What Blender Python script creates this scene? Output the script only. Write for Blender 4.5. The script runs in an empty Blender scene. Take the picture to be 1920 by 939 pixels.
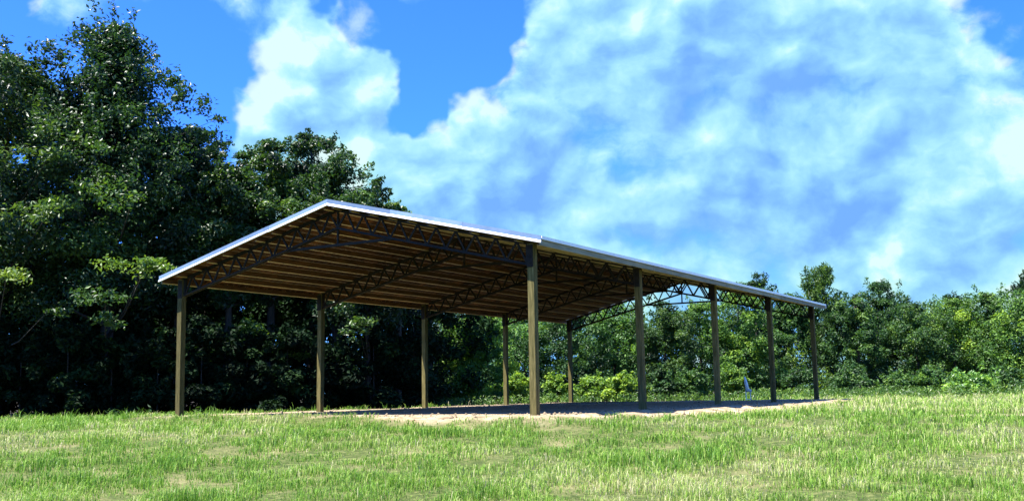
import bpy, math, random
import numpy as np
from mathutils import Vector, Matrix

# ------------------------------------------------------------------ camera, sky, sun
scene = bpy.context.scene
COL = scene.collection
EYE = 0.545
FPX = 1938.9
PITCH, ROLL = math.radians(7.81), math.radians(-1.018)

fwd = Vector((0, math.cos(PITCH), math.sin(PITCH)))
R0, U0 = Vector((1, 0, 0)), Vector((0, -math.sin(PITCH), math.cos(PITCH)))
cam_r = R0 * math.cos(ROLL) + U0 * math.sin(ROLL)
cam_u = -R0 * math.sin(ROLL) + U0 * math.cos(ROLL)
cam_data = bpy.data.cameras.new('camera')
cam = bpy.data.objects.new('camera', cam_data)
COL.objects.link(cam)
cam_data.sensor_width = 36.0
cam_data.lens = 36.0 * FPX / 1920.0
cam_data.clip_end = 3000
m = Matrix.Identity(4)
for i in range(3):
    m[i][0], m[i][1], m[i][2] = cam_r[i], cam_u[i], -fwd[i]
m[2][3] = EYE
cam.matrix_world = m
scene.camera = cam


def ray(px, py):
    return (fwd + cam_r * ((px - 960) / FPX) + cam_u * ((469.5 - py) / FPX)).normalized()


def at(px, py, D):
    d = ray(px, py)
    return Vector((0, 0, EYE)) + d * (D / d.y)


SUN_AZ = Vector((-0.87, -0.49, 0)).normalized()
SUN_EL = math.radians(66)
SUN_DIR = SUN_AZ * math.cos(SUN_EL) + Vector((0, 0, math.sin(SUN_EL)))

scene.view_settings.view_transform = 'Standard'
scene.view_settings.look = 'None'
scene.view_settings.exposure = 1.75
scene.view_settings.gamma = 1.0
scene.view_settings.use_curve_mapping = False
try:
    scene.cycles.max_bounces = 5
    scene.cycles.diffuse_bounces = 3
    scene.cycles.glossy_bounces = 2
    scene.cycles.transmission_bounces = 3
    scene.cycles.transparent_max_bounces = 4
    scene.cycles.caustics_reflective = False
    scene.cycles.caustics_refractive = False
except Exception:
    pass

sun_data = bpy.data.lights.new('sun', 'SUN')
sun_data.energy = 5.0
sun_data.angle = math.radians(0.5)
sun_data.color = (1.0, 0.96, 0.88)
sun = bpy.data.objects.new('sun', sun_data)
COL.objects.link(sun)
sun.rotation_euler = (-SUN_DIR).to_track_quat('-Z', 'Y').to_euler()

world = bpy.data.worlds.new('World')
scene.world = world
world.use_nodes = True


def build_sky():
    nt = world.node_tree
    nt.nodes.clear()
    N, L = nt.nodes.new, nt.links.new

    def val(x, sock):
        if hasattr(x, 'links'):
            L(x, sock)
        else:
            sock.default_value = x

    def mth(op, a, b=0.0):
        n = N('ShaderNodeMath'); n.operation = op
        val(a, n.inputs[0]); val(b, n.inputs[1])
        return n.outputs[0]

    def vmth(op, a, b):
        n = N('ShaderNodeVectorMath'); n.operation = op
        val(a, n.inputs[0]); val(b, n.inputs[1])
        return n.outputs['Value'] if op == 'DOT_PRODUCT' else n.outputs[0]

    def mrange(x, a, b, lo=0.0, hi=1.0):
        n = N('ShaderNodeMapRange'); n.interpolation_type = 'SMOOTHSTEP'
        val(x, n.inputs[0])
        n.inputs[1].default_value, n.inputs[2].default_value = a, b
        n.inputs[3].default_value, n.inputs[4].default_value = lo, hi
        return n.outputs[0]

    def noise(v, scale, detail, rough):
        n = N('ShaderNodeTexNoise'); L(v, n.inputs['Vector'])
        n.inputs['Scale'].default_value = scale
        n.inputs['Detail'].default_value = detail
        n.inputs['Roughness'].default_value = rough
        return n

    tc = N('ShaderNodeTexCoord')
    d = vmth('NORMALIZE', tc.outputs['Generated'], (0, 0, 0))
    w1 = noise(d, 9.0, 4, 0.6)
    wv = vmth('MULTIPLY', vmth('SUBTRACT', w1.outputs['Color'], (.5, .5, .5)), (.14, .14, .12))
    dw = vmth('NORMALIZE', vmth('ADD', d, wv), (0, 0, 0))
    p = vmth('MULTIPLY', vmth('ADD', d, vmth('MULTIPLY', wv, (.35, .35, .35))), (1, 1, 1.3))
    def puff(v, scale, det):
        n = N('ShaderNodeTexVoronoi'); n.feature = 'F1'; L(v, n.inputs['Vector'])
        n.inputs['Scale'].default_value = scale
        n.inputs['Detail'].default_value = det
        n.inputs['Roughness'].default_value = .55
        return mth('SUBTRACT', 1.0, n.outputs['Distance'])

    def field(v, det):
        return mth('ADD', mth('MULTIPLY', noise(v, 7.5, det, 0.66).outputs[0], .78), mth('MULTIPLY', puff(v, 9.0, 2.0), .40))

    n1 = field(p, 8)
    n2 = field(vmth('ADD', p, (-0.016, -0.003, 0.024)), 4)
    nbig = noise(d, 3.0, 4, 0.55).outputs[0]

    def blobs(lst):
        acc = 0.0
        for (px, py, r, amp) in lst:
            g = mrange(vmth('DOT_PRODUCT', dw, tuple(ray(px, py))), math.cos(r / FPX), 1.0, 0.0, amp)
            acc = mth('ADD', g, acc)
        return acc

    cover = mth('ADD', mth('MULTIPLY', n1, 0.80), mth('MULTIPLY', nbig, 0.25))
    cover = mth('ADD', cover, blobs(COVER))
    mask = mrange(cover, 0.41, 0.66)
    relief = mth('MULTIPLY', mth('SUBTRACT', n1, n2), 2.9)
    t = mth('ADD', mth('ADD', relief, 0.46), mrange(cover, 0.45, 0.85, 0.16, -0.06))
    t = mth('ADD', t, mth('MULTIPLY', mth('SUBTRACT', nbig, .5), .6))
    t = mth('ADD', t, mth('MULTIPLY', mth('SUBTRACT', n1, .5), .7))
    t = mth('ADD', t, blobs(SHADE))
    t = mth('ADD', mth('MULTIPLY', t, .76), .22)
    ramp = N('ShaderNodeValToRGB')
    L(t, ramp.inputs[0])
    cr = ramp.color_ramp
    cr.elements[0].position, cr.elements[0].color = 0.0, (.19, .46, 1.0, 1)
    cr.elements[1].position, cr.elements[1].color = 1.0, (.76, 1.0, 1.0, 1)
    for pos, c in ((.25, (.25, .57, 1.0)), (.5, (.34, .73, 1.0)), (.72, (.45, .88, 1.0)), (.88, (.58, .98, 1.0))):
        e = cr.elements.new(pos); e.color = (*c, 1)

    sky = N('ShaderNodeTexSky')
    sky.sky_type = 'NISHITA'
    sky.sun_disc = False
    sky.sun_elevation = SUN_EL
    sky.sun_rotation = math.atan2(SUN_DIR.x, SUN_DIR.y)
    sky.air_density = 1.0; sky.dust_density = 0.6; sky.ozone_density = 1.6
    tint = N('ShaderNodeMix'); tint.data_type = 'RGBA'; tint.blend_type = 'MULTIPLY'
    tint.inputs[0].default_value = 1.0
    L(sky.outputs[0], tint.inputs[6]); tint.inputs[7].default_value = SKY_TINT
    bg1 = N('ShaderNodeBackground'); L(tint.outputs[2], bg1.inputs[0]); bg1.inputs[1].default_value = 0.074
    bg2 = N('ShaderNodeBackground'); L(ramp.outputs[0], bg2.inputs[0]); bg2.inputs[1].default_value = 0.298
    mix = N('ShaderNodeMixShader')
    L(mask, mix.inputs[0]); L(bg1.outputs[0], mix.inputs[1]); L(bg2.outputs[0], mix.inputs[2])
    out = N('ShaderNodeOutputWorld')
    L(mix.outputs[0], out.inputs[0])


SKY_TINT = (0.21, 0.58, 1.55, 1)
# where the big cumulus stand and where the blue shows: column, row, angular radius, amount
COVER = [(110, 150, 400, -.42), (330, 80, 240, -.34), (330, 230, 120, -.20), (230, -30, 240, .62),
         (820, 70, 200, -.46), (680, 30, 90, -.22), (775, 170, 80, -.16), (935, 220, 70, -.30), (910, 50, 100, -.14),
         (1900, 0, 130, -.40), (770, -30, 150, .55), (640, 100, 110, .24), (880, 190, 90, .24), (700, 230, 150, .2), (900, 440, 300, .30), (1010, 120, 110, .12),
         (560, 190, 240, .24), (540, 330, 260, .2), (1450, 230, 620, .26), (900, 330, 220, .14), (1180, 60, 200, .16),
         (510, 40, 130, .26), (430, 220, 110, .14), (1700, 480, 300, .14), (880, 190, 60, .10)]
SHADE = [(1480, 300, 300, -.13), (1320, 400, 140, -.14), (1620, 390, 190, -.12), (1380, 120, 180, -.05), (1780, 330, 130, -.1),
         (1880, 150, 190, .34), (1890, 270, 110, .22), (620, 280, 330, .26), (500, 110, 170, .22), (1440, 430, 130, .12),
         (1030, 60, 130, .16), (1580, 190, 120, .14), (1780, 470, 220, .14), (1760, 540, 120, -.12), (900, 180, 90, .2), (1000, 270, 120, .16)]
build_sky()

# ------------------------------------------------------------------ helpers
rng = np.random.default_rng(7)


def sstep(a, b, x):
    t = np.clip((np.asarray(x, float) - a) / (b - a), 0, 1)
    return t * t * (3 - 2 * t)


_lat = np.random.default_rng(99).random((256, 256))


def vnoise(x, y, s=1.0, o=0):
    x = np.asarray(x, float) / s + 37.3 * (o + 1); y = np.asarray(y, float) / s + 91.7 * (o + 1)
    xi, yi = np.floor(x).astype(int), np.floor(y).astype(int)
    fx, fy = x - xi, y - yi
    fx, fy = fx * fx * (3 - 2 * fx), fy * fy * (3 - 2 * fy)
    g = lambda a, b: _lat[a % 256, b % 256]
    return (g(xi, yi) * (1 - fx) + g(xi + 1, yi) * fx) * (1 - fy) + (g(xi, yi + 1) * (1 - fx) + g(xi + 1, yi + 1) * fx) * fy


def fbm(x, y, s, o=0, oct=3):
    v, a, t = 0, 1, 0
    for k in range(oct):
        v = v + a * vnoise(x, y, s / 2 ** k, o + k); t += a; a *= .5
    return v / t


def np_mesh(name, V, F, mats=(), attrs=None, smooth=False, fmat=None):
    """V (n,3); F an (m,k) int array with k = 3 or 4"""
    V = np.asarray(V, np.float32); F = np.asarray(F, np.int32)
    me = bpy.data.meshes.new(name)
    k = F.shape[1]
    me.vertices.add(len(V)); me.vertices.foreach_set('co', V.ravel())
    me.loops.add(F.size); me.loops.foreach_set('vertex_index', F.ravel())
    me.polygons.add(len(F))
    me.polygons.foreach_set('loop_start', np.arange(0, F.size, k, dtype=np.int32))
    if fmat is not None:
        me.polygons.foreach_set('material_index', np.asarray(fmat, np.int32))
    me.update(calc_edges=True)
    me.polygons.foreach_set('use_smooth', np.full(len(F), smooth))
    for mt in mats:
        me.materials.append(mt)
    for an, av in (attrs or {}).items():
        a = me.attributes.new(an, 'FLOAT', 'POINT')
        a.data.foreach_set('value', np.asarray(av, np.float32))
    return me


def link(name, me, parent=None, loc=None, rot=None):
    o = bpy.data.objects.new(name, me)
    COL.objects.link(o)
    if parent is not None:
        o.parent = parent
    if loc is not None:
        o.location = loc
    if rot is not None:
        o.rotation_euler = rot
    return o


def tag(o, label=None, cat=None, group=None, kind=None):
    if label: o['label'] = label
    if cat: o['category'] = cat
    if group: o['group'] = group
    if kind: o['kind'] = kind
    return o


class MB:
    """collects shapes for one mesh"""
    def __init__(s):
        s.v, s.f, s.m = [], [], []

    def add(s, verts, faces, mat=0):
        b = len(s.v)
        s.v += [tuple(v) for v in verts]
        s.f += [tuple(i + b for i in f) for f in faces]
        s.m += [mat] * len(faces)

    def box(s, x0, x1, y0, y1, z0, z1, mat=0):
        s.add([(x0, y0, z0), (x1, y0, z0), (x1, y1, z0), (x0, y1, z0), (x0, y0, z1), (x1, y0, z1), (x1, y1, z1), (x0, y1, z1)],
              [(0, 3, 2, 1), (4, 5, 6, 7), (0, 1, 5, 4), (1, 2, 6, 5), (2, 3, 7, 6), (3, 0, 4, 7)], mat)

    def bar(s, a, b, w, h, up=(0, 0, 1), mat=0):
        """rectangular bar from a to b, w sideways and h along up"""
        a, b = Vector(a), Vector(b)
        d = (b - a).normalized(); u = Vector(up)
        sd = d.cross(u).normalized() * (w / 2); u2 = sd.cross(d).normalized() * (h / 2)
        q = [a - sd - u2, a + sd - u2, a + sd + u2, a - sd + u2, b - sd - u2, b + sd - u2, b + sd + u2, b - sd + u2]
        s.add(q, [(0, 1, 2, 3), (7, 6, 5, 4), (0, 4, 5, 1), (1, 5, 6, 2), (2, 6, 7, 3), (3, 7, 4, 0)], mat)

    def sweep(s, prof, a, b, mats=None):
        """closed profile of (y, z) offsets carried from point a to point b (vertical cuts)"""
        n = len(prof); a, b = Vector(a), Vector(b)
        vs = [a + Vector((0, y, z)) for y, z in prof] + [b + Vector((0, y, z)) for y, z in prof]
        s.add(vs, [(i, (i + 1) % n, n + (i + 1) % n, n + i) for i in range(n)])
        s.add(vs, [tuple(range(n))[::-1], tuple(range(n, 2 * n))])

    def tube(s, pts, rads, n=8, cap=True):
        pts = [Vector(p) for p in pts]; rings = []
        b = len(s.v)
        for i, p in enumerate(pts):
            d = (pts[min(i + 1, len(pts) - 1)] - pts[max(i - 1, 0)]).normalized()
            sd = d.cross(Vector((0.31, 0.95, 0.05))).normalized(); u = sd.cross(d)
            for k in range(n):
                t = 2 * math.pi * k / n
                s.v.append(tuple(p + (sd * math.cos(t) + u * math.sin(t)) * rads[i]))
        for i in range(len(pts) - 1):
            for k in range(n):
                s.f.append((b + i * n + k, b + i * n + (k + 1) % n, b + (i + 1) * n + (k + 1) % n, b + (i + 1) * n + k)); s.m.append(0)
        if cap:
            s.f.append(tuple(b + k for k in range(n))[::-1]); s.m.append(0)
            s.f.append(tuple(b + (len(pts) - 1) * n + k for k in range(n))); s.m.append(0)

    def mesh(s, name, *mats, smooth=False):
        me = bpy.data.meshes.new(name)
        me.from_pydata(s.v, [], s.f)
        for mt in mats:
            me.materials.append(mt)
        me.polygons.foreach_set('material_index', s.m)
        me.polygons.foreach_set('use_smooth', [smooth] * len(s.f))
        me.update()
        return me


# ------------------------------------------------------------------ materials
def new_mat(name):
    mt = bpy.data.materials.new(name)
    mt.use_nodes = True
    nt = mt.node_tree
    bsdf = nt.nodes['Principled BSDF']
    return mt, nt, bsdf


def noisy(name, c1, c2, scale=4, stretch=(1, 1, 1), rough=.6, metallic=0., detail=6, bump=0., c3=None, coord='Object', spec=.5):
    mt, nt, b = new_mat(name)
    tc = nt.nodes.new('ShaderNodeTexCoord'); mp = nt.nodes.new('ShaderNodeMapping')
    mp.inputs['Scale'].default_value = stretch
    nt.links.new(tc.outputs[coord], mp.inputs[0])
    oj = nt.nodes.new('ShaderNodeObjectInfo'); sc_ = nt.nodes.new('ShaderNodeVectorMath'); sc_.operation = 'SCALE'
    sc_.inputs[0].default_value = (17, 29, 41); nt.links.new(oj.outputs['Random'], sc_.inputs['Scale']); nt.links.new(sc_.outputs[0], mp.inputs['Location'])
    n = nt.nodes.new('ShaderNodeTexNoise'); n.inputs['Scale'].default_value = scale; n.inputs['Detail'].default_value = detail
    n.inputs['Roughness'].default_value = .62
    nt.links.new(mp.outputs[0], n.inputs['Vector'])
    r = nt.nodes.new('ShaderNodeValToRGB')
    r.color_ramp.elements[0].position = .3; r.color_ramp.elements[0].color = (*c1, 1)
    r.color_ramp.elements[1].position = .7; r.color_ramp.elements[1].color = (*c2, 1)
    if c3:
        e = r.color_ramp.elements.new(.5); e.color = (*c3, 1)
    nt.links.new(n.outputs[0], r.inputs[0])
    oi = nt.nodes.new('ShaderNodeObjectInfo')
    mr = nt.nodes.new('ShaderNodeMapRange'); mr.inputs[3].default_value = .72; mr.inputs[4].default_value = 1.24
    nt.links.new(oi.outputs['Random'], mr.inputs[0])
    mx = nt.nodes.new('ShaderNodeMix'); mx.data_type = 'RGBA'; mx.blend_type = 'MULTIPLY'; mx.inputs[0].default_value = 1
    nt.links.new(r.outputs[0], mx.inputs[6]); nt.links.new(mr.outputs[0], mx.inputs[7])
    nt.links.new(mx.outputs[2], b.inputs['Base Color'])
    b.inputs['Roughness'].default_value = rough
    b.inputs['Metallic'].default_value = metallic
    b.inputs['Specular IOR Level'].default_value = spec
    if bump:
        bp = nt.nodes.new('ShaderNodeBump'); bp.inputs['Strength'].default_value = bump; bp.inputs['Distance'].default_value = .02
        nt.links.new(n.outputs[0], bp.inputs['Height']); nt.links.new(bp.outputs[0], b.inputs['Normal'])
    return mt


M_POST = noisy('treated_timber', (.045, .040, .012), (.20, .165, .066), 5, (9, 9, .5), .8, bump=.4, c3=(.105, .09, .033), spec=.12)
M_PURLIN = noisy('purlin_timber', (.045, .018, .006), (.22, .10, .03), 4, (6, .5, 6), .55, bump=.1, c3=(.11, .046, .013))
M_FLANGE = noisy('flange_highlight', (.22, .15, .06), (.55, .45, .24), 5, (6, .5, 6), .5, c3=(.38, .29, .13))  # pale tan paints the highlight along the lower flange edges
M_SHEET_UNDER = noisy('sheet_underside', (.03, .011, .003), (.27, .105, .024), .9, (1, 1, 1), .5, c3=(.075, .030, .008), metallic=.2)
M_SHEET_TOP = noisy('sheet_top', (.50, .52, .54), (.62, .64, .66), 3, rough=.35, metallic=.8)
M_TRIM = noisy('trim_metal', (.17, .24, .33), (.25, .33, .42), 2.5, rough=.35, metallic=.35)  # blue in the base colour imitates sky reflected by galvalume
M_TRIM_WHITE = noisy('trim_white', (.72, .74, .74), (.82, .83, .83), 3, rough=.4)
M_FASCIA = noisy('fascia_board', (.12, .12, .085), (.30, .29, .21), 4, (6, .4, 6), .8, bump=.3, c3=(.20, .20, .145))
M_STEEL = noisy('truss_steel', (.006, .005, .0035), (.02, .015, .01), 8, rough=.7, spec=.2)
M_BARK = noisy('bark', (.018, .015, .011), (.06, .05, .036), 5, (4, 4, .7), .9, bump=.8)
M_PVC = noisy('white_plastic', (.70, .74, .76), (.82, .84, .85), 5, rough=.35)


def leaf_mat(name, trans=.32, rough=.42, spec=.42):
    mt, nt, b = new_mat(name)
    N, L = nt.nodes.new, nt.links.new
    at_ = N('ShaderNodeAttribute'); at_.attribute_name = 'tint'
    r = N('ShaderNodeValToRGB')
    r.color_ramp.elements[0].position = 0; r.color_ramp.elements[0].color = (.008, .020, .008, 1)
    r.color_ramp.elements[1].position = 1; r.color_ramp.elements[1].color = (.150, .210, .035, 1)
    for p_, c in ((.4, (.026, .060, .020)), (.75, (.066, .120, .028))):
        e = r.color_ramp.elements.new(p_); e.color = (*c, 1)
    L(at_.outputs['Fac'], r.inputs[0])
    oi = N('ShaderNodeObjectInfo')
    mx = N('ShaderNodeMix'); mx.data_type = 'RGBA'; mx.blend_type = 'MULTIPLY'; mx.inputs[0].default_value = 1
    L(r.outputs[0], mx.inputs[6]); L(oi.outputs['Color'], mx.inputs[7])
    L(mx.outputs[2], b.inputs['Base Color'])
    b.inputs['Roughness'].default_value = rough
    b.inputs['Specular IOR Level'].default_value = spec
    tr = N('ShaderNodeBsdfTranslucent')
    g = N('ShaderNodeMix'); g.data_type = 'RGBA'; g.blend_type = 'MULTIPLY'; g.inputs[0].default_value = 1
    L(mx.outputs[2], g.inputs[6]); g.inputs[7].default_value = (1.5, 1.5, .6, 1)
    L(g.outputs[2], tr.inputs[0])
    ms = N('ShaderNodeMixShader'); ms.inputs[0].default_value = trans
    L(b.outputs[0], ms.inputs[1]); L(tr.outputs[0], ms.inputs[2])
    out = nt.nodes['Material Output']
    L(ms.outputs[0], out.inputs[0])
    return mt


M_LEAF = leaf_mat('leaf')
M_LEAF_FAR = leaf_mat('far_leaf', .35, .5, .3)
M_LEAF_SHADE = leaf_mat('shade_leaf', .15, .7, .1)  # leaf copy with glints taken out, so undergrowth reads as deep shade


def grass_mat():
    mt, nt, b = new_mat('grass_blade')
    N, L = nt.nodes.new, nt.links.new
    at_ = N('ShaderNodeAttribute'); at_.attribute_name = 'tint'
    r = N('ShaderNodeValToRGB')
    r.color_ramp.elements[0].position = 0; r.color_ramp.elements[0].color = (.085, .20, .018, 1)
    r.color_ramp.elements[1].position = 1; r.color_ramp.elements[1].color = (.52, .46, .28, 1)
    for p_, c in ((.35, (.20, .36, .032)), (.6, (.37, .44, .11)), (.8, (.56, .53, .28))):
        e = r.color_ramp.elements.new(p_); e.color = (*c, 1)
    L(at_.outputs['Fac'], r.inputs[0])
    L(r.outputs[0], b.inputs['Base Color'])
    b.inputs['Roughness'].default_value = .5
    b.inputs['Specular IOR Level'].default_value = .4
    tr = N('ShaderNodeBsdfTranslucent')
    L(r.outputs[0], tr.inputs[0])
    ms = N('ShaderNodeMixShader'); ms.inputs[0].default_value = .4
    L(b.outputs[0], ms.inputs[1]); L(tr.outputs[0], ms.inputs[2])
    L(ms.outputs[0], nt.nodes['Material Output'].inputs[0])
    return mt


M_GRASS = grass_mat()


def ground_mat():
    mt, nt, b = new_mat('ground')
    N, L = nt.nodes.new, nt.links.new
    tc = N('ShaderNodeTexCoord')

    def noise(scale, detail=6, rough=.6):
        n = N('ShaderNodeTexNoise'); n.inputs['Scale'].default_value = scale; n.inputs['Detail'].default_value = detail
        n.inputs['Roughness'].default_value = rough
        L(tc.outputs['Object'], n.inputs['Vector']); return n.outputs[0]

    def ramp(f, stops):
        r = N('ShaderNodeValToRGB'); L(f, r.inputs[0])
        e = r.color_ramp.elements
        e[0].position, e[0].color = stops[0][0], (*stops[0][1], 1)
        e[1].position, e[1].color = stops[-1][0], (*stops[-1][1], 1)
        for p_, c in stops[1:-1]:
            q = e.new(p_); q.color = (*c, 1)
        return r.outputs[0]

    def mix(f, a, c, mode='MIX'):
        x = N('ShaderNodeMix'); x.data_type = 'RGBA'; x.blend_type = mode
        if hasattr(f, 'links'):
            L(f, x.inputs[0])
        else:
            x.inputs[0].default_value = f
        L(a, x.inputs[6]); L(c, x.inputs[7]); return x.outputs[2]

    def attr(n):
        a = N('ShaderNodeAttribute'); a.attribute_name = n; return a.outputs['Fac']

    nf = noise(9, 8, .7); nm = noise(.7, 5); ns = noise(30, 4, .7)
    grass = ramp(nf, [(.25, (.014, .022, .005)), (.5, (.055, .075, .018)), (.75, (.18, .18, .065))])
    straw = ramp(ns, [(.3, (.08, .075, .03)), (.7, (.30, .26, .13))])
    st = N('ShaderNodeMapRange'); st.inputs[1].default_value = .5; st.inputs[2].default_value = .75; L(nm, st.inputs[0])
    g = mix(st.outputs[0], grass, straw)
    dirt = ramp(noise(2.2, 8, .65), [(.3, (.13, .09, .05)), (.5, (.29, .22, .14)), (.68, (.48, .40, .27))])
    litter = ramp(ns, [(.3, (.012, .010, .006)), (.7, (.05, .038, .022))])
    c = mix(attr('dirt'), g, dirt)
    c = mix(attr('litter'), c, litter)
    L(c, b.inputs['Base Color'])
    b.inputs['Roughness'].default_value = .95
    b.inputs['Specular IOR Level'].default_value = .15
    bp = N('ShaderNodeBump'); bp.inputs['Strength'].default_value = .7; bp.inputs['Distance'].default_value = .04
    L(nf, bp.inputs['Height']); L(bp.outputs[0], b.inputs['Normal'])
    return mt


M_GROUND = ground_mat()

# ------------------------------------------------------------------ terrain
YAW = math.radians(31.16)
PW, BAY, NB = 12.21, 6.18, 4
PL = BAY * NB
_d = np.array([math.sin(YAW), math.cos(YAW)]); _n = np.array([-math.cos(YAW), math.sin(YAW)])
P_RIGHT = np.array([0.478, 24.778])
P_ORG = P_RIGHT + _n * PW / 2          # middle of the front line of posts


def to_local(x, y):
    dx, dy = np.asarray(x, float) - P_ORG[0], np.asarray(y, float) - P_ORG[1]
    return -(dx * _n[0] + dy * _n[1]), dx * _d[0] + dy * _d[1]


def to_world(lx, ly):
    q = P_ORG - _n * lx + _d * ly
    return q[0], q[1]


def pad_dist(x, y):
    lx, ly = to_local(x, y)
    hw = PW / 2 + .5
    ox = np.maximum(np.abs(lx) - hw, 0); oy = np.maximum(np.maximum(-.3 - ly, ly - PL - .5), 0)
    return np.hypot(ox, oy), lx, ly


def height(x, y):
    x, y = np.asarray(x, float), np.asarray(y, float)
    base = -1.0 + .84 * sstep(9, 26, y)
    base = base - .10 * sstep(-8, -26, x) * sstep(20, 40, y)
    bump = (fbm(x, y, 3.5, 3) - .5) * .16 + (fbm(x, y, .8, 9) - .5) * .05
    d, lx, ly = pad_dist(x, y)
    mk = 1 - sstep(0, 2.2, d)
    berm = .06 * np.exp(-((d - .9) / .6) ** 2) * (fbm(x, y, 1.2, 20) > .45)
    return base * (1 - mk) + bump * (1 - .8 * mk) + berm


HW_ = PW / 2 + .5


def dirt_mask(x, y):
    d, lx, ly = pad_dist(x, y)
    nz = (fbm(x, y, 2.0, 5, 4) - .5)
    lim = .45 + .95 * sstep(-3, 4, lx) + .35 * sstep(1, 7, ly) * sstep(3, 6.5, lx)
    lim = np.where((ly < 1.4) & (lx < -.5), -.5, lim)
    lim = np.where(lx < -PW / 2, .7, lim)
    a = 1 - sstep(-.35, .55, np.where((ly < 1.2) & (np.abs(lx) < HW_), -ly, d) - lim + nz * 1.8)
    # bare patches in the field to the right
    b = np.zeros_like(a)
    for (px, D, rx, ry) in ((1840, 24.5, 1.9, .8), (1600, 26.5, 1.5, .7), (1480, 33, 2.2, .9), (1620, 44, 4.0, 1.2), (1330, 27.5, 1.5, .6), (1850, 50, 4, 1.0)):
        cx = (px - 960) / FPX * D
        q = ((x - cx) / rx) ** 2 + ((y - D) / ry) ** 2
        b = np.maximum(b, 1 - sstep(.3, 1.1, q + nz * 1.6))
    return np.clip(np.maximum(a, b), 0, 1)


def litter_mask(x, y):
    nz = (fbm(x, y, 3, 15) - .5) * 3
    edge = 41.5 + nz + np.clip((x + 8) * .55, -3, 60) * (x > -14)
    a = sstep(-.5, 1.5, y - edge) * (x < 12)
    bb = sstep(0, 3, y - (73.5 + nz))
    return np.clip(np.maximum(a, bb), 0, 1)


def build_ground():
    xs = np.concatenate([np.linspace(-900, -60, 22)[:-1], np.linspace(-60, -24, 30)[:-1], np.linspace(-24, 26, 190)[:-1], np.linspace(26, 70, 36)[:-1], np.linspace(70, 900, 22)])
    ys = np.concatenate([np.linspace(-300, -10, 12)[:-1], np.linspace(-10, 11, 30)[:-1], np.linspace(11, 58, 200)[:-1], np.linspace(58, 110, 40)[:-1], np.linspace(110, 1500, 24)])
    X, Y = np.meshgrid(xs, ys)
    Z = height(X, Y)
    nx, ny = len(xs), len(ys)
    V = np.stack([X, Y, Z], -1).reshape(-1, 3)
    i = np.arange(ny - 1)[:, None] * nx + np.arange(nx - 1)[None]
    F = np.stack([i, i + 1, i + nx + 1, i + nx], -1).reshape(-1, 4)
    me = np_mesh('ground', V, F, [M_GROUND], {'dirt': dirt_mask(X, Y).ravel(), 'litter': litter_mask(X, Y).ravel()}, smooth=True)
    tag(link('ground', me), kind='structure')


build_ground()

# ------------------------------------------------------------------ pavilion
Z_RIDGE, SLOPE = 5.79, 0.2445
OS, OF, OB = .507, .443, .48
HW = PW / 2


def roof_z(lx):
    return Z_RIDGE - SLOPE * abs(lx)


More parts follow.
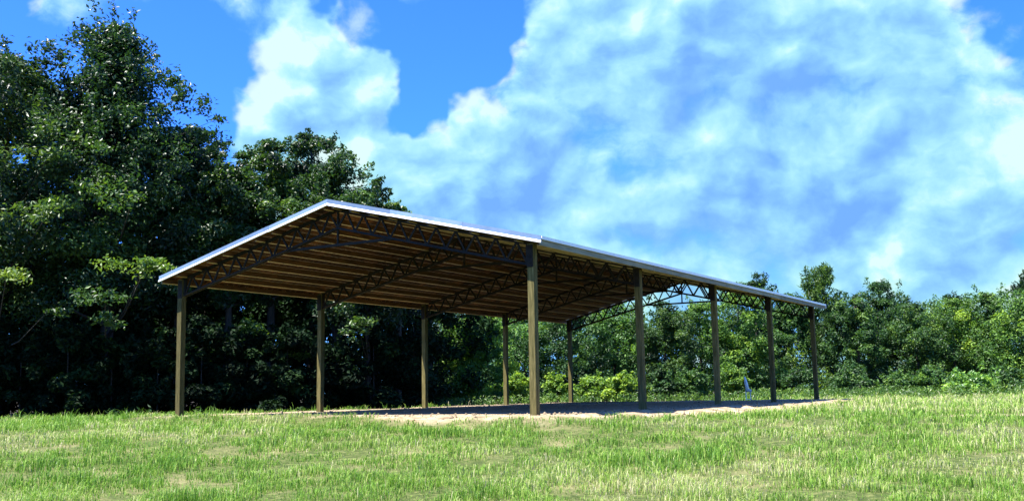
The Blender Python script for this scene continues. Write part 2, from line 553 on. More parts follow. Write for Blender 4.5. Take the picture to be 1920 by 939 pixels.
def build_pavilion():
    root = bpy.data.objects.new('pavilion', None)
    COL.objects.link(root)
    root.location = (P_ORG[0], P_ORG[1], 0)
    root.rotation_euler = (0, 0, -YAW)
    tag(root, 'long open-sided pavilion with timber posts and shallow metal gable roof on trusses', 'pavilion')
    y0, y1 = -OF, PL + OB
    # posts: three plies with slightly rounded arrises, as one timber each
    b = MB(); w = .092
    for k in (-1, 0, 1):
        e = .006 if k else 0
        b.box(-w + e, w - e, k * .062 - .0295, k * .062 + .0295, -.5, 4.10)
    b.box(-w + .012, w - .012, -.082, .082, -.5, 4.08)
    post_me = b.mesh('post', M_POST)
    rp = random.Random(12)
    for s in (1, -1):
        for i in range(NB + 1):
            p_ = link('post', post_me, root, (s * HW, i * BAY, 0))
            p_.rotation_euler = (rp.uniform(-.004, .004), rp.uniform(-.004, .004), rp.uniform(-.03, .03))
    # trusses
    off_top, depth, ch = .215, .50, .06
    kx = math.cos(math.atan(SLOPE))
    def zt(x): return roof_z(x) - off_top
    def zb(x): return zt(x) - depth
    NP = 10
    tb = MB()
    for s in (1, -1):
        for dy in (-.035, .035):
            tb.bar((0, dy, zt(0)), (s * (HW + .1), dy, zt(HW + .1)), .012, ch)
            tb.bar((0, dy * 1.6, zt(0) + .026), (s * (HW + .1), dy * 1.6, zt(HW + .1) + .026), .05, .01)
    top_me = tb.mesh('truss', M_STEEL)
    bmesh_ = {}
    for s in (1, -1):
        q = MB()
        for dy in (-.035, .035):
            q.bar((0, dy, zb(0)), (s * (HW - .1), dy, zb(HW - .1)), .012, ch)
            q.bar((0, dy * 1.6, zb(0) - .026), (s * (HW - .1), dy * 1.6, zb(HW - .1) - .026), .05, .01)
        bmesh_[s] = q.mesh('bottom_chord', M_STEEL)
    q = MB(); xc = 1.9
    for dy in (-.03, .03):
        q.bar((-xc, dy, zb(xc)), (xc, dy, zb(xc)), .012, .07)
    collar_me = q.mesh('collar_tie', M_STEEL)
    web_defs = []
    for s in (1, -1):
        pan = (HW - .12) / NP
        for k in range(NP):
            xa, xm, xb = k * pan, (k + .5) * pan, (k + 1) * pan
            for (xa_, za, xb_, zb_) in ((xa, zb(xa), xm, zt(xm)), (xm, zt(xm), xb, zb(xb))):
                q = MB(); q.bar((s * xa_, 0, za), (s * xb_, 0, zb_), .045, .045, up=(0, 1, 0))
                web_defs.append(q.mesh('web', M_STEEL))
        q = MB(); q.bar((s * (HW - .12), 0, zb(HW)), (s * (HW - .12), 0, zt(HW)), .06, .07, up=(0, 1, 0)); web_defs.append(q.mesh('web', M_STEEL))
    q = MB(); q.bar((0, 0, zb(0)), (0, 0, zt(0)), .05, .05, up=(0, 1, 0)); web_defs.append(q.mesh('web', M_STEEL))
    q = MB(); q.bar((0, 0, zb(xc)), (0, 0, zb(0)), .05, .05, up=(0, 1, 0)); web_defs.append(q.mesh('web', M_STEEL))
    q = MB()
    for dy in (-.108, .100):
        q.box(-.085, .085, dy, dy + .008, zb(HW) - .06, 4.06)
        for bz in (zb(HW) + .03, zb(HW) + .2, 3.98):
            q.box(-.018, .018, dy - .012, dy + .02, bz - .018, bz + .018)
    br_me = q.mesh('bracket', M_STEEL)
    for s in (1, -1):
        for i in range(NB + 1):
            link('bracket', br_me, root, (s * HW, i * BAY, 0))
    for i in range(NB + 1):
        t = link('truss', top_me, root, (0, i * BAY, 0))
        for s in (1, -1):
            link('bottom_chord', bmesh_[s], t)
        link('collar_tie', collar_me, t)
        for wm in web_defs:
            link('web', wm, t)
    # purlins, one length per bay
    r2 = random.Random(4)
    spans = []
    for i in range(NB):
        a = i * BAY if i else y0 + .03
        e = (i + 1) * BAY if i < NB - 1 else y1 - .03
        spans.append((a, e))
    pur = {}
    for i, (a, e) in enumerate(spans):
        q = MB(); q.box(-.021, -.013, a + .006, e - .006, -.155, 0)
        q.box(-.075, -.0215, a + .006, e - .006, -.155, -.150, 1); q.box(-.075, -.071, a + .006, e - .006, -.149, -.128, 1)
        pur[i] = q.mesh('purlin', M_PURLIN, M_FLANGE)
    NPU = 11
    for s in (1, -1):
        ang = s * math.atan(SLOPE)
        for k in range(NPU):
            x = .12 + k * (HW + OS - .22) / (NPU - 1)
            for i in range(NB):
                o = link('purlin', pur[i], root, (s * x, 0, roof_z(x) - .048 - r2.uniform(0, .008)))
                if s > 0: o.scale = (-1, 1, 1)
                o.rotation_euler = (0, ang + r2.uniform(-.03, .03), r2.uniform(-.0012, .0012))
    # ribbed roof sheets
    sw = .914; nsh = math.ceil((y1 - y0) / sw); sw = (y1 - y0) / nsh
    prof = []
    for c in (.06, .335, .61, .885):
        prof += [(c - .05, 0), (c - .022, .019), (c + .022, .019), (c + .05, 0)]
    prof = [(-.0, 0)] + [(p[0] * sw / .945, p[1]) for p in prof] + [(sw - .002, 0)]
    sheets = {}
    for s in (1, -1):
        V, F, mi = [], [], []
        n = len(prof)
        for (x, z) in ((.02, roof_z(.02)), (HW + OS, roof_z(HW + OS))):
            for lay in (0, -.012):
                for (yy, h) in prof:
                    V.append((s * x, yy, z - .022 + h + lay))
        for i in range(n - 1):
            a = (i, i + 1, 2 * n + i + 1, 2 * n + i); c = tuple(j + n for j in a)
            F += [a, c[::-1]]; mi += [0, 1]
            F += [(i, n + i, n + i + 1, i + 1), (2 * n + i, 2 * n + i + 1, 3 * n + i + 1, 3 * n + i)]; mi += [0, 0]
        F += [(0, 2 * n, 3 * n, n), (n - 1, 2 * n - 1, 4 * n - 1, 3 * n - 1)]; mi += [0, 0]
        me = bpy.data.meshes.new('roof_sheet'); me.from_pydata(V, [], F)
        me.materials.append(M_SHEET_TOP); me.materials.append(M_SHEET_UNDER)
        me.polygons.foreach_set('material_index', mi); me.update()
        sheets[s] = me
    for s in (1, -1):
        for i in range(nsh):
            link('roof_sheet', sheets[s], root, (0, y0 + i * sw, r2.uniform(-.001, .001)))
    q = MB()
    q.sweep([(0, 0), (y1 - y0, 0), (y1 - y0, .012), (0, .012)], (-.2, y0, roof_z(.2) + .012), (0, y0, roof_z(0) + .012))
    q.sweep([(0, 0), (y1 - y0, 0), (y1 - y0, .012), (0, .012)], (.001, y0, roof_z(0) + .012), (.2, y0, roof_z(.2) + .012))
    link('ridge_cap', q.mesh('ridge_cap', M_SHEET_TOP), root)
    # rake trim: face, then a kicked-out white lip below
    for yy, sg in ((y0 - .004, -1), (y1 + .004, 1)):
        for s in (1, -1):
            cuts = [0 if s > 0 else .001, 2.15, 4.4, HW + OS + .02]
            for c in range(3):
                oy = sg * .0025 * (c % 2) + (.0 if c != 1 else sg * .001); oz = (-.003, .003, -.001)[c]
                a = Vector((s * cuts[c], yy + oy, roof_z(cuts[c]) + oz)); e = Vector((s * (cuts[c + 1] - .004), yy + oy, roof_z(cuts[c + 1] - .004) + oz))
                q = MB()
                q.sweep([(0, .03), (sg * .012, .03), (sg * .016, -.085), (0, -.085)], a, e)
                t = link('rake_trim', q.mesh('rake_trim', M_TRIM), root)
                q = MB()
                q.sweep([(0, -.086), (sg * .016, -.086), (sg * .040, -.118), (sg * .040, -.145), (0, -.145)], a, e)
                link('trim_lip', q.mesh('trim_lip', M_TRIM_WHITE), t)
    # eaves: white drip edge over a weathered fascia board
    for s in (1, -1):
        xe = HW + OS; ze = roof_z(xe)
        q = MB(); q.box(min(s * (xe + .002), s * (xe + .022)), max(s * (xe + .002), s * (xe + .022)), y0 + .02, y1 - .02, ze - .06, ze + .018)
        link('drip_edge', q.mesh('drip_edge', M_TRIM_WHITE), root)
        for i in range(NB):
            a, e = spans[i]
            q = MB(); xa, xb = s * (xe - .058), s * (xe - .02)
            q.box(min(xa, xb), max(xa, xb), a + .008, e - .004, ze - .20, ze - .036)
            link('fascia_board', q.mesh('fascia_board', M_FASCIA), root)
    return root


build_pavilion()

# ------------------------------------------------------------------ trees
def leaf_mesh(name, C, Nrm, size, aspect, tint, seed, droop=.0, mat=None):
    """C (n,3) leaf centres, Nrm (n,3) facing; folded quads"""
    g = np.random.default_rng(seed)
    n = len(C)
    Nrm = Nrm / (np.linalg.norm(Nrm, axis=1, keepdims=True) + 1e-9)
    t = g.normal(size=(n, 3)); t[:, 2] -= droop
    t -= Nrm * (t * Nrm).sum(1, keepdims=True); t /= np.linalg.norm(t, axis=1, keepdims=True) + 1e-9
    bt = np.cross(Nrm, t)
    sz = (size * g.uniform(.65, 1.35, n))[:, None]
    a = C - t * sz * .5; tip = C + t * sz * .5
    side = bt * sz * aspect * .5; lift = Nrm * sz * .10
    mid = C - t * sz * .06
    V = np.stack([a, mid + side + lift, tip, mid - side + lift], 1).reshape(-1, 3)
    F = np.arange(4 * n).reshape(-1, 4)
    return np_mesh(name, V, F, [mat or M_LEAF], {'tint': np.repeat(tint, 4)})


def unit(g, n):
    v = g.normal(size=(n, 3)); return v / np.linalg.norm(v, axis=1, keepdims=True)


PROFILES = {
    'broad': lambda h: np.where(h < .35, .62 + .38 * (h / .35), np.sqrt(np.clip(1 - ((h - .35) / .68) ** 2, .02, 1))),
    'oval': lambda h: np.clip(np.sin(np.pi * np.clip(h * .93 + .07, 0, 1)) ** .6, .1, 1),
    'pine': lambda h: np.clip(1.02 - h * .82, .14, 1) * np.where(h < .15, .75, 1),
    'peak': lambda h: np.clip(1 - h ** 1.25, .10, 1) ** .8 * np.where(h < .2, .8, 1),
    'full': lambda h: np.sqrt(np.clip(1 - (np.clip(h - .25, 0, 1) / .77) ** 2, .03, 1)),
    'bush': lambda h: np.sqrt(np.clip(1 - h ** 2, .03, 1)),
}


def make_tree(name, label, cat, base, H, R, crown_bottom, style='broad', clumps=60, per=160, leaf=.24, aspect=.5,
              color=(1, 1, 1), seed=1, group=None, trunk_r=None, extra=(), tint0=.38, lean=(0, 0), limbs=True, squash=.72, depth=1.0, needle=False):
    g = np.random.default_rng(seed)
    root = bpy.data.objects.new(name, None); COL.objects.link(root)
    root.location = base
    tag(root, label, cat, group)
    zb, zt = crown_bottom, H
    h = g.random(clumps) ** .85
    prof = PROFILES[style](h)
    ang = g.uniform(0, 2 * np.pi, clumps)
    lob = 1 + .24 * np.sin(ang * 3 + g.uniform(0, 6)) * np.sin(h * 7 + g.uniform(0, 6)) + .10 * g.normal(size=clumps)
    rr = R * prof * lob * (g.random(clumps) ** .42)
    rc = R * g.uniform(.17, .34, clumps) * (.55 + .45 * prof)
    rr = np.maximum(rr - rc * .35, 0)
    cx = rr * np.cos(ang) + lean[0] * h; cy = rr * np.sin(ang) * depth + lean[1] * h; cz = zb + (zt - zb) * h - rc * .5
    Cc = np.stack([cx, cy, cz], 1)
    # small sprigs that break the outline
    nsp = int(clumps * .55)
    hs = g.uniform(.25, 1, nsp) ** .8; an = g.uniform(0, 2 * np.pi, nsp); pf = PROFILES[style](hs) * R
    sl = R * g.uniform(.14, .36, nsp); el = np.radians(g.uniform(20, 85, nsp)) * np.clip(hs + .25, 0, 1)
    Cs = np.stack([pf * .84 * np.cos(an) + lean[0] * hs, pf * .84 * np.sin(an) * depth + lean[1] * hs, zb + (zt - zb) * hs * .95], 1)
    sdir = np.stack([np.cos(an) * np.cos(el), np.sin(an) * np.cos(el), np.sin(el)], 1) * sl[:, None]
    npl = np.full(clumps, per)
    if len(extra):
        extra = [(e[0] + g.normal() * e[3] * .75, e[1] + g.normal() * e[3] * .7, e[2] + g.normal() * e[3] * .32, e[3] * g.uniform(.25, .5), e[4]) for e in extra for _ in range(6)]
        ex = np.array([(e[0] - base[0], e[1] - base[1], e[2] - base[2]) for e in extra]); er = np.array([e[3] for e in extra])
        Cc = np.concatenate([Cc, ex]); rc = np.concatenate([rc, er]); npl = np.concatenate([npl, (er * 160 + 12).astype(int)])
    rm = np.median(rc[:clumps]); npl = np.where(np.arange(len(rc)) < clumps, npl * np.clip(rc / rm, .4, 1.6), npl).astype(int)
    n_core = clumps
    idx = np.repeat(np.arange(len(Cc)), npl)
    n = len(idx)
    dirs = unit(g, n)
    rad = g.random(n) ** .36
    pos = Cc[idx] + dirs * (rc[idx] * rad)[:, None] * np.array([1, 1, squash])
    nrm = dirs * .55 + np.array([0, 0, .75]) + g.normal(size=(n, 3)) * .5
    soft = idx >= n_core                                   # loose sprays have no hard shell
    pos[soft] = Cc[idx[soft]] + g.normal(size=(soft.sum(), 3)) * (rc[idx[soft]] * .75)[:, None] * np.array([1.15, 1.15, .6])
    ctint = np.clip(tint0 + g.normal(size=len(Cc)) * .17, 0, 1)
    if len(extra):
        ctint[-len(extra):] = [e[4] for e in extra]
    tint = np.clip(ctint[idx] + g.normal(size=n) * .13, 0, 1)
    m_ = max(24, int(per * .22)); si = np.repeat(np.arange(nsp), m_); q_ = g.random(len(si)) ** .8
    ps = Cs[si] + sdir[si] * (q_ * 1.15)[:, None] + g.normal(size=(len(si), 3)) * (R * .055 * (1.15 - q_) + .05)[:, None]
    pos = np.concatenate([pos, ps]); nrm = np.concatenate([nrm, g.normal(size=(len(si), 3)) * .7 + np.array([0, 0, .6])])
    tint = np.concatenate([tint, np.clip(tint0 + g.normal(size=len(si)) * .15, 0, 1)]); n = len(pos)
    pos[:, 2] = np.maximum(pos[:, 2], .05)
    if needle:
        nrm = g.normal(size=(n, 3))
    me = leaf_mesh('crown', pos, nrm, leaf, aspect, tint, seed + 5, droop=-.9 if needle else .5, mat=M_LEAF_SHADE if 'understory' in name else M_LEAF_FAR if base[1] > 62 else M_LEAF)
    cr = link('crown', me, root); cr.color = (*color, 1)
    # trunk and limbs
    tr = trunk_r or H * .017 + .03
    b = MB()
    kx, ky = g.normal(size=2) * .02 * H
    path = []
    for t in np.linspace(0, 1, 7):
        path.append((lean[0] * t * .9 + kx * math.sin(t * 3), lean[1] * t * .9 + ky * math.sin(t * 2.2), -.3 + (H * .93 + .3) * t))
    b.tube(path, [tr * (1.35 if t == 0 else 1) * (1 - .85 * t) + .01 for t in np.linspace(0, 1, 7)], 7)
    if limbs:
        order = list(np.argsort(-rc)[:min(len(rc), 26)]) + list(range(len(rc) - len(extra), len(rc), 6))
        for k in order:
            c = Cc[k]
            z0 = max(zb * .55, min(c[2] - .3 * math.hypot(c[0], c[1]), H * .88))
            t = np.clip((z0 + .3) / (H * .93 + .3), 0, 1) * 6; i0 = min(int(t), 5); fr = t - i0
            s = Vector(path[i0]).lerp(Vector(path[i0 + 1]), fr)
            e = Vector(c); mdl = s.lerp(e, .5) + Vector((0, 0, -.06 * (e - s).length + .15))
            r0 = max(.02, tr * .38 * (1 - .6 * t / 6)) * (.45 if k >= len(rc) - len(extra) else 1)
            b.tube([s, mdl, e], [r0, r0 * .6, r0 * .2], 5, cap=False)
    link('trunk', b.mesh('trunk', M_BARK, smooth=True), root)
    return root


def gz(x, y):
    return float(height(np.array([x]), np.array([y]))[0])


def tree_px(name, label, cat, px, D, top, wpx, bottom=None, **kw):
    """place a tree so that its top is seen at row 'top' and its crown is wpx wide; 'bottom' is the row where the crown ends"""
    tp = at(px, top, D)
    z0 = gz(tp.x, D)
    H = tp.z - z0
    R = wpx / 2 / FPX * D
    cb = .3 if bottom is None else max(at(px, bottom, D).z - z0, .2)
    return make_tree(name, label, cat, (tp.x, D, z0), H, R, cb, **kw)


def E_(px, py, D, r, tint):
    p = at(px, py, D); return (p.x, p.y, p.z, r, tint)  # high tint values paint low branch ends as sunlit


G_L = 'tall trees of the dark wood on the left'
big = dict(clumps=150, per=310, leaf=.215, group=G_L, squash=.7, depth=1.35)
# the dark wood on the left, front row with high crowns
tree_px('oak_tree', 'tallest dark tree on the left, its pointed crown reaching near the top edge', 'tree', 218, 50, 45, 400, 560, seed=11, style='peak',
        color=(.85, 1.0, .95), extra=[E_(255, 500, 42.5, .75, .95), E_(290, 492, 42.5, .55, .9), E_(170, 565, 42.5, .6, .6), E_(200, 600, 43, .5, .55),
        E_(215, 70, 50, .6, .35), E_(185, 100, 50, .7, .35), E_(262, 110, 50, .7, .35), E_(310, 150, 49, .8, .4), E_(345, 190, 49, .8, .4), E_(380, 205, 49, .7, .4), E_(372, 260, 49, .8, .4),
        E_(330, 300, 48, .9, .45), E_(130, 380, 44, .9, .75), E_(200, 370, 44, .9, .7), E_(120, 290, 45, .9, .6)], **{**big, 'clumps': 195})
tree_px('oak_tree', 'broad dark tree cut by the left edge of the picture', 'tree', 20, 48, 105, 360, 560, seed=12, color=(.95, 1, .95),
        extra=[E_(15, 512, 42, .6, .95), E_(120, 585, 42.5, .35, .5), E_(40, 400, 42, .7, .7), E_(110, 95, 48, .7, .35), E_(60, 115, 48, .6, .35), E_(15, 110, 48, .6, .35), E_(90, 250, 44, .8, .6), E_(30, 300, 43, .9, .65)], **big)
tree_px('oak_tree', 'rounded dark tree filling the gap right of the tallest left tree', 'tree', 350, 53, 240, 220, 560, seed=13, color=(.8, .95, .9), **{**big, 'clumps': 110})
tree_px('oak_tree', 'low-topped green tree with sky above, just left of the gabled roof', 'tree', 430, 53, 312, 190, 560, seed=14, color=(1.1, 1.2, .9), extra=[E_(478, 612, 50, .7, .65)], **{**big, 'clumps': 100, 'per': 220})
tree_px('oak_tree', 'green tree with ragged top above the left roof slope', 'tree', 512, 56, 262, 170, 560, seed=15, color=(1.15, 1.25, .95), extra=[E_(465, 290, 55, .5, .4), E_(548, 665, 52, .5, .75)], **{**big, 'clumps': 100, 'per': 220})
tree_px('pine_tree', 'dark open-crowned tree rising highest behind the roof ridge', 'tree', 585, 59, 246, 160, 560, seed=16, color=(.75, .85, .85), **{**big, 'clumps': 80, 'per': 200})
tree_px('oak_tree', 'full green tree directly behind the roof ridge', 'tree', 632, 55, 290, 190, 570, seed=17, color=(1.1, 1.2, .9), **{**big, 'clumps': 120, 'per': 220})
tree_px('pine_tree', 'thin dark tree standing apart right of the roof ridge', 'tree', 712, 58, 328, 76, 560, seed=18, style='oval', clumps=50, per=90, leaf=.24, color=(.8, .9, .85), group=G_L)
tree_px('sapling_tree', 'small yellow-green tree peeping over the right roof slope', 'tree', 742, 60, 375, 80, 560, seed=19, style='oval', clumps=50, per=110, leaf=.24, color=(1.5, 1.5, 1.1), tint0=.6, group=G_L)
tree_px('oak_tree', 'dark tree seen through the pavilion behind its second left post', 'tree', 690, 54, 430, 230, 600, seed=20, color=(.8, .9, .9), extra=[E_(680, 605, 48, .55, .7), E_(665, 625, 48, .35, .6)], **{**big, 'clumps': 90, 'per': 210})
for j, (px, D, top, wd, lb) in enumerate([(-60, 62, 190, 330, 'tall tree deep in the wood at the left edge'), (110, 64, 170, 330, 'tall tree deep in the wood behind the two tallest left trees'),
                                          (270, 63, 240, 300, 'tall tree deep in the wood right of the tallest left tree'), (400, 66, 345, 260, 'tall tree deep in the wood left of the gable')]):
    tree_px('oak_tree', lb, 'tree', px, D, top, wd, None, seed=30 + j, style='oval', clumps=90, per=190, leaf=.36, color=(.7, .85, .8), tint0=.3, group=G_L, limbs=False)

# ------------------------------------------------------------------ understory wall of the wood (back rows, shade put into the leaf colour)
k = 0
back = [(-90, 49), (60, 52), (150, 57), (270, 55), (390, 60), (480, 61), (560, 64), (640, 62), (730, 64), (800, 66)]
bl = ['far left edge', 'tree cut by the left edge', 'second gap from the left edge', 'tallest left tree', 'first left post', 'gap right of first left post',
      'gap left of second left post', 'second left post', 'gap left of third left post', 'third left post']
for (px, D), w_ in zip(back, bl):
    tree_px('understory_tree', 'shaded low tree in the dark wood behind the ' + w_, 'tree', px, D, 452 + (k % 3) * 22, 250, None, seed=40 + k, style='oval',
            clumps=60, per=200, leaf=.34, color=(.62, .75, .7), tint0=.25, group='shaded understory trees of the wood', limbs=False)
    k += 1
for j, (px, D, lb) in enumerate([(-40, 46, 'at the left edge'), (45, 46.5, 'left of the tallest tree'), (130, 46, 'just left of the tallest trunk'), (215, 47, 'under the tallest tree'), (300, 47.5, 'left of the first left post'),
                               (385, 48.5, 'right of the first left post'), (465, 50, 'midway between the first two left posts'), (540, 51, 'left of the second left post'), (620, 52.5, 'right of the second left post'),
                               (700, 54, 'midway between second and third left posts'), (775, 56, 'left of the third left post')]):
    tree_px('understory_shrub', 'dark shaded shrub ' + lb, 'shrub', px, D, 590 + (j * 31) % 50, 150, None, style='full', clumps=36, per=150, leaf=.26, color=(.36, .44, .42), tint0=.22, seed=70 + j,  # leaf colour darkened to deepen the shade under the crowns
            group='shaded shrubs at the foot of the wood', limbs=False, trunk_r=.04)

# ------------------------------------------------------------------ trees across the far side of the field
G_R = 'trees along the far edge of the field'
far = [
    # px, D, top, width, style, colour, tint, name, label
    (845, 72, 600, 90, 'oval', (1.2, 1.25, 1.0), .55, 'oak_tree', 'light green tree right of the third left post under the roof'),
    (905, 70, 585, 100, 'broad', (1.25, 1.3, .9), .6, 'oak_tree', 'yellow-green tree just left of the fourth left post under the roof'),
    (985, 76, 560, 120, 'broad', (1.0, 1.1, .95), .45, 'oak_tree', 'green tree behind the tall front corner post'),
    (1070, 74, 555, 120, 'broad', (.85, .95, .9), .4, 'oak_tree', 'dark green tree behind the farthest left post'),
    (1150, 76, 560, 120, 'broad', (1.0, 1.1, .9), .5, 'oak_tree', 'green tree left of the second right post'),
    (1240, 74, 565, 110, 'broad', (1.0, 1.05, .9), .45, 'oak_tree', 'green tree right of the second right post'),
    (1310, 76, 568, 110, 'oval', (1.15, 1.25, .9), .55, 'oak_tree', 'fresh green tree left of the third right post'),
    (1390, 76, 540, 100, 'broad', (1.1, 1.15, .85), .5, 'oak_tree', 'green tree right of the third right post'),
    (1415, 84, 514, 90, 'broad', (.75, .85, .8), .35, 'oak_tree', 'dark round tree top showing over the far right roof edge'),
    (1475, 80, 550, 80, 'oval', (.9, 1, .9), .4, 'oak_tree', 'dim tree behind the fourth right post'),
    (1538, 78, 494, 88, 'pine', (1.1, 1.15, .85), .5, 'pine_tree', 'pine with upright tufts just past the far roof corner'),
    (1600, 76, 548, 90, 'broad', (.85, .95, .9), .4, 'oak_tree', 'dark green tree beside the upright pine'),
    (1650, 80, 528, 100, 'broad', (.75, .85, .85), .35, 'oak_tree', 'dark flat-topped tree right of the upright pine'),
    (1715, 76, 568, 110, 'oval', (.95, 1.05, .95), .45, 'oak_tree', 'low tree under the dip in the right skyline'),
    (1780, 78, 560, 110, 'broad', (1.15, 1.2, .9), .55, 'oak_tree', 'light green tree right of the dip in the skyline'),
    (1790, 86, 544, 60, 'pine', (.8, .9, .85), .4, 'pine_tree', 'small dark pine top poking above the right tree line'),
    (1850, 78, 548, 120, 'broad', (1.0, 1.1, .9), .5, 'oak_tree', 'broad green tree near the right edge of the field'),
    (1930, 74, 540, 130, 'broad', (1.1, 1.15, .85), .55, 'oak_tree', 'light green tree cut by the right edge'),
    (1925, 84, 515, 60, 'pine', (.7, .8, .8), .35, 'pine_tree', 'dark pine top at the right edge of the picture'),
]
for j, (px, D, top, wd, sty, colr, t0, nm, lb) in enumerate(far):
    c3 = tuple((1.45 + .35 * ((j * 7) % 5 - 2) / 2 + (.35 if px < 1200 else 0)) * c for c in colr)
    kw = dict(style={'broad': 'full', 'oval': 'full'}.get(sty, sty), clumps=84, per=190, leaf=.205, color=c3, tint0=t0, seed=100 + j, group=G_R, limbs=False)
    if sty == 'pine':
        kw.update(style='full', leaf=.46, aspect=.2, clumps=44, per=120, squash=1.8, needle=True)
    tree_px(nm, lb, 'tree', px, D, top, wd * 1.35, None, **kw)
ORD = ['leftmost', 'second from the left', 'third from the left', 'fourth from the left', 'fifth from the left', 'sixth from the left', 'seventh from the left', 'eighth from the left', 'ninth from the left',
       'tenth from the left', 'ninth from the right', 'eighth from the right', 'seventh from the right', 'sixth from the right', 'fifth from the right', 'fourth from the right', 'third from the right', 'second from the right', 'rightmost']
for j, od in enumerate(ORD):
    px = 800 + j * 74
    tree_px('oak_tree', 'dim green tree in the second row behind the field trees, ' + od, 'tree', px + (j * 37) % 30, 92 + (j * 13) % 7, 572 + (j * 29) % 26, 150, None, style='full',
            clumps=46, per=110, leaf=.36, color=(.95, 1.1, 1.0), tint0=.42, seed=300 + j, group='second row of trees behind the far trees', limbs=False)

# bushes at the foot of the far trees
bush = [
    (880, 66, 690, 90, (1.3, 1.4, .9), .65, 'bright green bush between the third and fourth left posts'),
    (975, 66, 700, 70, (1.5, 1.5, .9), .75, 'yellow-green bush just left of the front corner post'),
    (1045, 66, 702, 60, (1.5, 1.5, .9), .75, 'yellow-green bush between the front corner post and the farthest left post'),
    (1110, 66, 705, 80, (1.3, 1.35, .95), .7, 'pale green bush right of the farthest left post'),
    (1165, 64, 700, 70, (1.4, 1.4, .8), .75, 'yellow-green bush left of the second right post'),
    (1240, 66, 690, 60, (.9, 1, .9), .45, 'dark bush right of the second right post'),
    (1300, 66, 695, 80, (1.0, 1.1, .9), .5, 'green bush left of the third right post'),
    (1375, 66, 690, 70, (1.2, 1.25, .8), .6, 'green bush right of the third right post'),
    (1500, 68, 690, 80, (.8, .9, .85), .4, 'dark bush between the last two right posts'),
    (1590, 66, 690, 90, (.9, 1, .95), .45, 'dark green bush right of the last post'),
    (1680, 66, 700, 80, (1.1, 1.2, 1.0), .55, 'leafy bush in the middle of the right tree line'),
    (1740, 66, 690, 80, (.9, 1.05, .9), .5, 'dark bush left of the pale rounded bush'),
    (1825, 62, 698, 110, (1.3, 1.5, 1.2), .65, 'pale rounded bush at the foot of the right trees'),
    (1900, 64, 690, 100, (.9, 1, .85), .45, 'dark bush at the right edge of the field'),
]
for j, (px, D, top, wd, colr, t0, lb) in enumerate(bush):
    tree_px('bush', lb, 'bush', px, D, top, wd, None, style='bush', clumps=34, per=90, leaf=.20, color=tuple(1.35 * c for c in colr), tint0=t0, seed=200 + j,
            group='bushes at the foot of the far trees', limbs=False, trunk_r=.04)

# ------------------------------------------------------------------ the white standpipe behind the pavilion
def standpipe():
    b0 = at(1403, 751, 49)
    z = gz(b0.x, 49)
    root = bpy.data.objects.new('standpipe', None); COL.objects.link(root)
    root.location = (b0.x, 49, z)
    tag(root, 'slim white pipe leaning above a small stand behind the far end of the pavilion', 'pipe')
    top = at(1396, 706, 49); el = at(1402, 732, 49)
    T = Vector((top.x - b0.x, 0, top.z - z)); K = Vector((el.x - b0.x, 0, el.z - z))
    q = MB(); q.tube([K, K.lerp(T, .5), T], [.085, .08, .035], 10); link('pipe', q.mesh('pipe', M_PVC, smooth=True), root)
    q = MB(); q.tube([K + Vector((-.07, 0, -.03)), K + Vector((0, 0, .03)), K + Vector((.10, 0, .01)), K + Vector((.16, -.02, -.06))], [.06, .085, .075, .05], 10)
    link('elbow', q.mesh('elbow', M_PVC, smooth=True), root)
    for s in (-.1, .13):
        q = MB(); q.tube([(s, 0, -.1), (s * .9, 0, K.z - .02)], [.022, .022], 8); link('leg', q.mesh('leg', M_PVC, smooth=True), root)
    q = MB(); q.box(-.09, .12, -.012, .012, .10, .13); link('brace', q.mesh('brace', M_PVC), root)


standpipe()

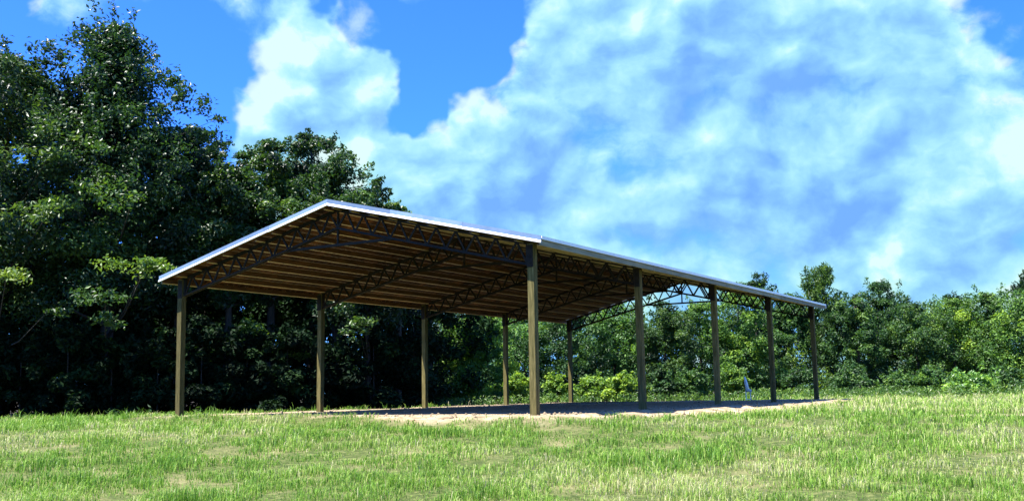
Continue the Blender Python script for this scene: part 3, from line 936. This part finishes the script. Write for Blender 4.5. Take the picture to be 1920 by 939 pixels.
# ------------------------------------------------------------------ grass
def grass():
    g = np.random.default_rng(3)
    n0 = 380000
    D = 11.0 * (70.0 / 11.0) ** g.random(n0)                 # density falls with the square of the distance
    lat = g.uniform(-.66, .66, n0)
    x, y = lat * D, D
    clump = fbm(x, y, .5, 31, 3)
    dm, lm = dirt_mask(x, y), litter_mask(x, y)
    d, lx, ly = pad_dist(x, y)
    keep = (g.random(n0) < (1.05 - dm * 1.25)) & (g.random(n0) < 1.02 - lm) & (g.random(n0) < sstep(.30, .56, clump) + .18) & ~((d < .02) & (ly > 1.3))
    x, y, D, clump = x[keep], y[keep], D[keep], clump[keep]
    n = len(x)
    z = height(x, y)
    sc = np.clip(D / 16, .8, 3.2)
    tall = fbm(x, y, .9, 71, 2)
    hgt = g.uniform(.045, .125, n) * (1 + .8 * sstep(.66, .82, tall)) * (.5 + 1.3 * sstep(.35, .7, clump)) * np.clip(D / 22, .9, 1.5) * (1 - .55 * np.exp(-d[keep] / 1.2))
    wid = g.uniform(.007, .014, n) * sc
    az = g.uniform(0, 2 * np.pi, n); lean = g.uniform(.15, 1.0, n) * hgt
    bx, by = np.cos(az), np.sin(az)
    ox, oy = -by * wid / 2, bx * wid / 2
    V = np.empty((n, 5, 3))
    V[:, 0] = np.stack([x - ox, y - oy, z - .015], 1); V[:, 1] = np.stack([x + ox, y + oy, z - .015], 1)
    mx, my, mz = x + bx * lean * .35, y + by * lean * .35, z + hgt * .62
    V[:, 2] = np.stack([mx + ox * .75, my + oy * .75, mz], 1); V[:, 3] = np.stack([mx - ox * .75, my - oy * .75, mz], 1)
    V[:, 4] = np.stack([x + bx * lean, y + by * lean, z + hgt * np.clip(1.05 - lean / hgt * .35, .5, 1)], 1)
    i = np.arange(n)[:, None] * 5
    F = np.concatenate([np.concatenate([i, i + 1, i + 2], 1), np.concatenate([i, i + 2, i + 3], 1), np.concatenate([i + 3, i + 2, i + 4], 1)])
    patch = fbm(x, y, 4.0, 51, 4); p2 = fbm(x, y, 1.1, 61, 3)
    straw = sstep(.38, .64, patch + .45 * (p2 - .5) + .09 * sstep(-6, 9, x) - .12 * sstep(15, 24, y) * sstep(8, -2, x))
    t = .20 + .34 * straw + g.normal(size=n) * .17 + (g.random(n) < .10 + .18 * straw) * .32
    t = np.clip(t - .14 * sstep(.6, .8, tall), 0, 1)
    me = np_mesh('grass', V.reshape(-1, 3), F, [M_GRASS], {'tint': np.repeat(t, 5)})
    tag(link('grass', me), 'sunlit rough grass of the field, green mixed with straw', 'grass', kind='stuff')


grass()


def weeds():
    """taller weeds along the foot of the trees on both sides"""
    g = np.random.default_rng(8)
    P = []
    for _ in range(900):
        px = g.uniform(1380, 2100); D = g.uniform(56, 70)
        P.append(((px - 960) / FPX * D, D, g.uniform(.25, .75), g.uniform(.5, .8)))
    for _ in range(220):
        px = g.uniform(820, 1380); D = g.uniform(58, 66)
        P.append(((px - 960) / FPX * D, D, g.uniform(.25, .6), g.uniform(.5, .8)))
    for _ in range(12):
        px = g.uniform(-80, 640); D = g.uniform(40, 43) + max(0, (px - 300) * .03)
        P.append(((px - 960) / FPX * D, D, g.uniform(.2, .5), g.uniform(.35, .6)))
    C, T = [], []
    for (x, y, h, t) in P:
        z = gz(x, y); m_ = 16
        q = g.normal(size=(m_, 3)) * np.array([.16, .16, 0]) * (h / .4) + np.stack([np.zeros(m_), np.zeros(m_), g.uniform(.05, 1, m_) * h], 1)
        C.append(q + np.array([x, y, z])); T.append(np.clip(t + g.normal(size=m_) * .12, 0, 1))
    C, T = np.concatenate(C), np.concatenate(T)
    nrm = g.normal(size=C.shape) + np.array([0, -.3, .5])
    me = leaf_mesh('weeds', C, nrm, .20, .32, T, 9, droop=-1.0)
    o = tag(link('weeds', me), 'taller green weeds along the foot of the trees', 'weeds', kind='stuff')
    o.color = (1.25, 1.35, .9, 1)


weeds()


def clods():
    """clods and small stones strewn over the bare earth round the pavilion"""
    g = np.random.default_rng(21)
    n0 = 9000
    lx = g.uniform(-HW - 2.5, HW + 4, n0); ly = g.uniform(-2.2, PL + 2, n0)
    x, y = P_ORG[0] - _n[0] * lx + _d[0] * ly, P_ORG[1] - _n[1] * lx + _d[1] * ly
    edge = (np.abs(lx) > HW - .6) | (ly < 1.4)
    keep = (g.random(n0) < dirt_mask(x, y)) & (edge | (g.random(n0) < .15))
    x, y = x[keep], y[keep]; n = len(x)
    r = .012 + .04 * g.random(n) ** 4
    z = height(x, y)
    base = np.array([(1, 0, 0), (0, 1, 0), (-1, 0, 0), (0, -1, 0), (0, 0, .8), (0, 0, -.6)], float)
    V = base[None] * r[:, None, None] * g.uniform(.6, 1.3, (n, 6, 3)) + np.stack([x, y, z + r * .3], 1)[:, None]
    f = np.array([(0, 1, 4), (1, 2, 4), (2, 3, 4), (3, 0, 4), (1, 0, 5), (2, 1, 5), (3, 2, 5), (0, 3, 5)])
    F = (np.arange(n)[:, None, None] * 6 + f[None]).reshape(-1, 3)
    M = noisy('clod', (.14, .10, .06), (.42, .34, .23), 3, rough=.95, spec=.1)
    tag(link('clods', np_mesh('clods', V.reshape(-1, 3), F, [M])), 'crumbs of earth strewn over the bare ground round the pavilion', 'clods', kind='stuff')


clods()
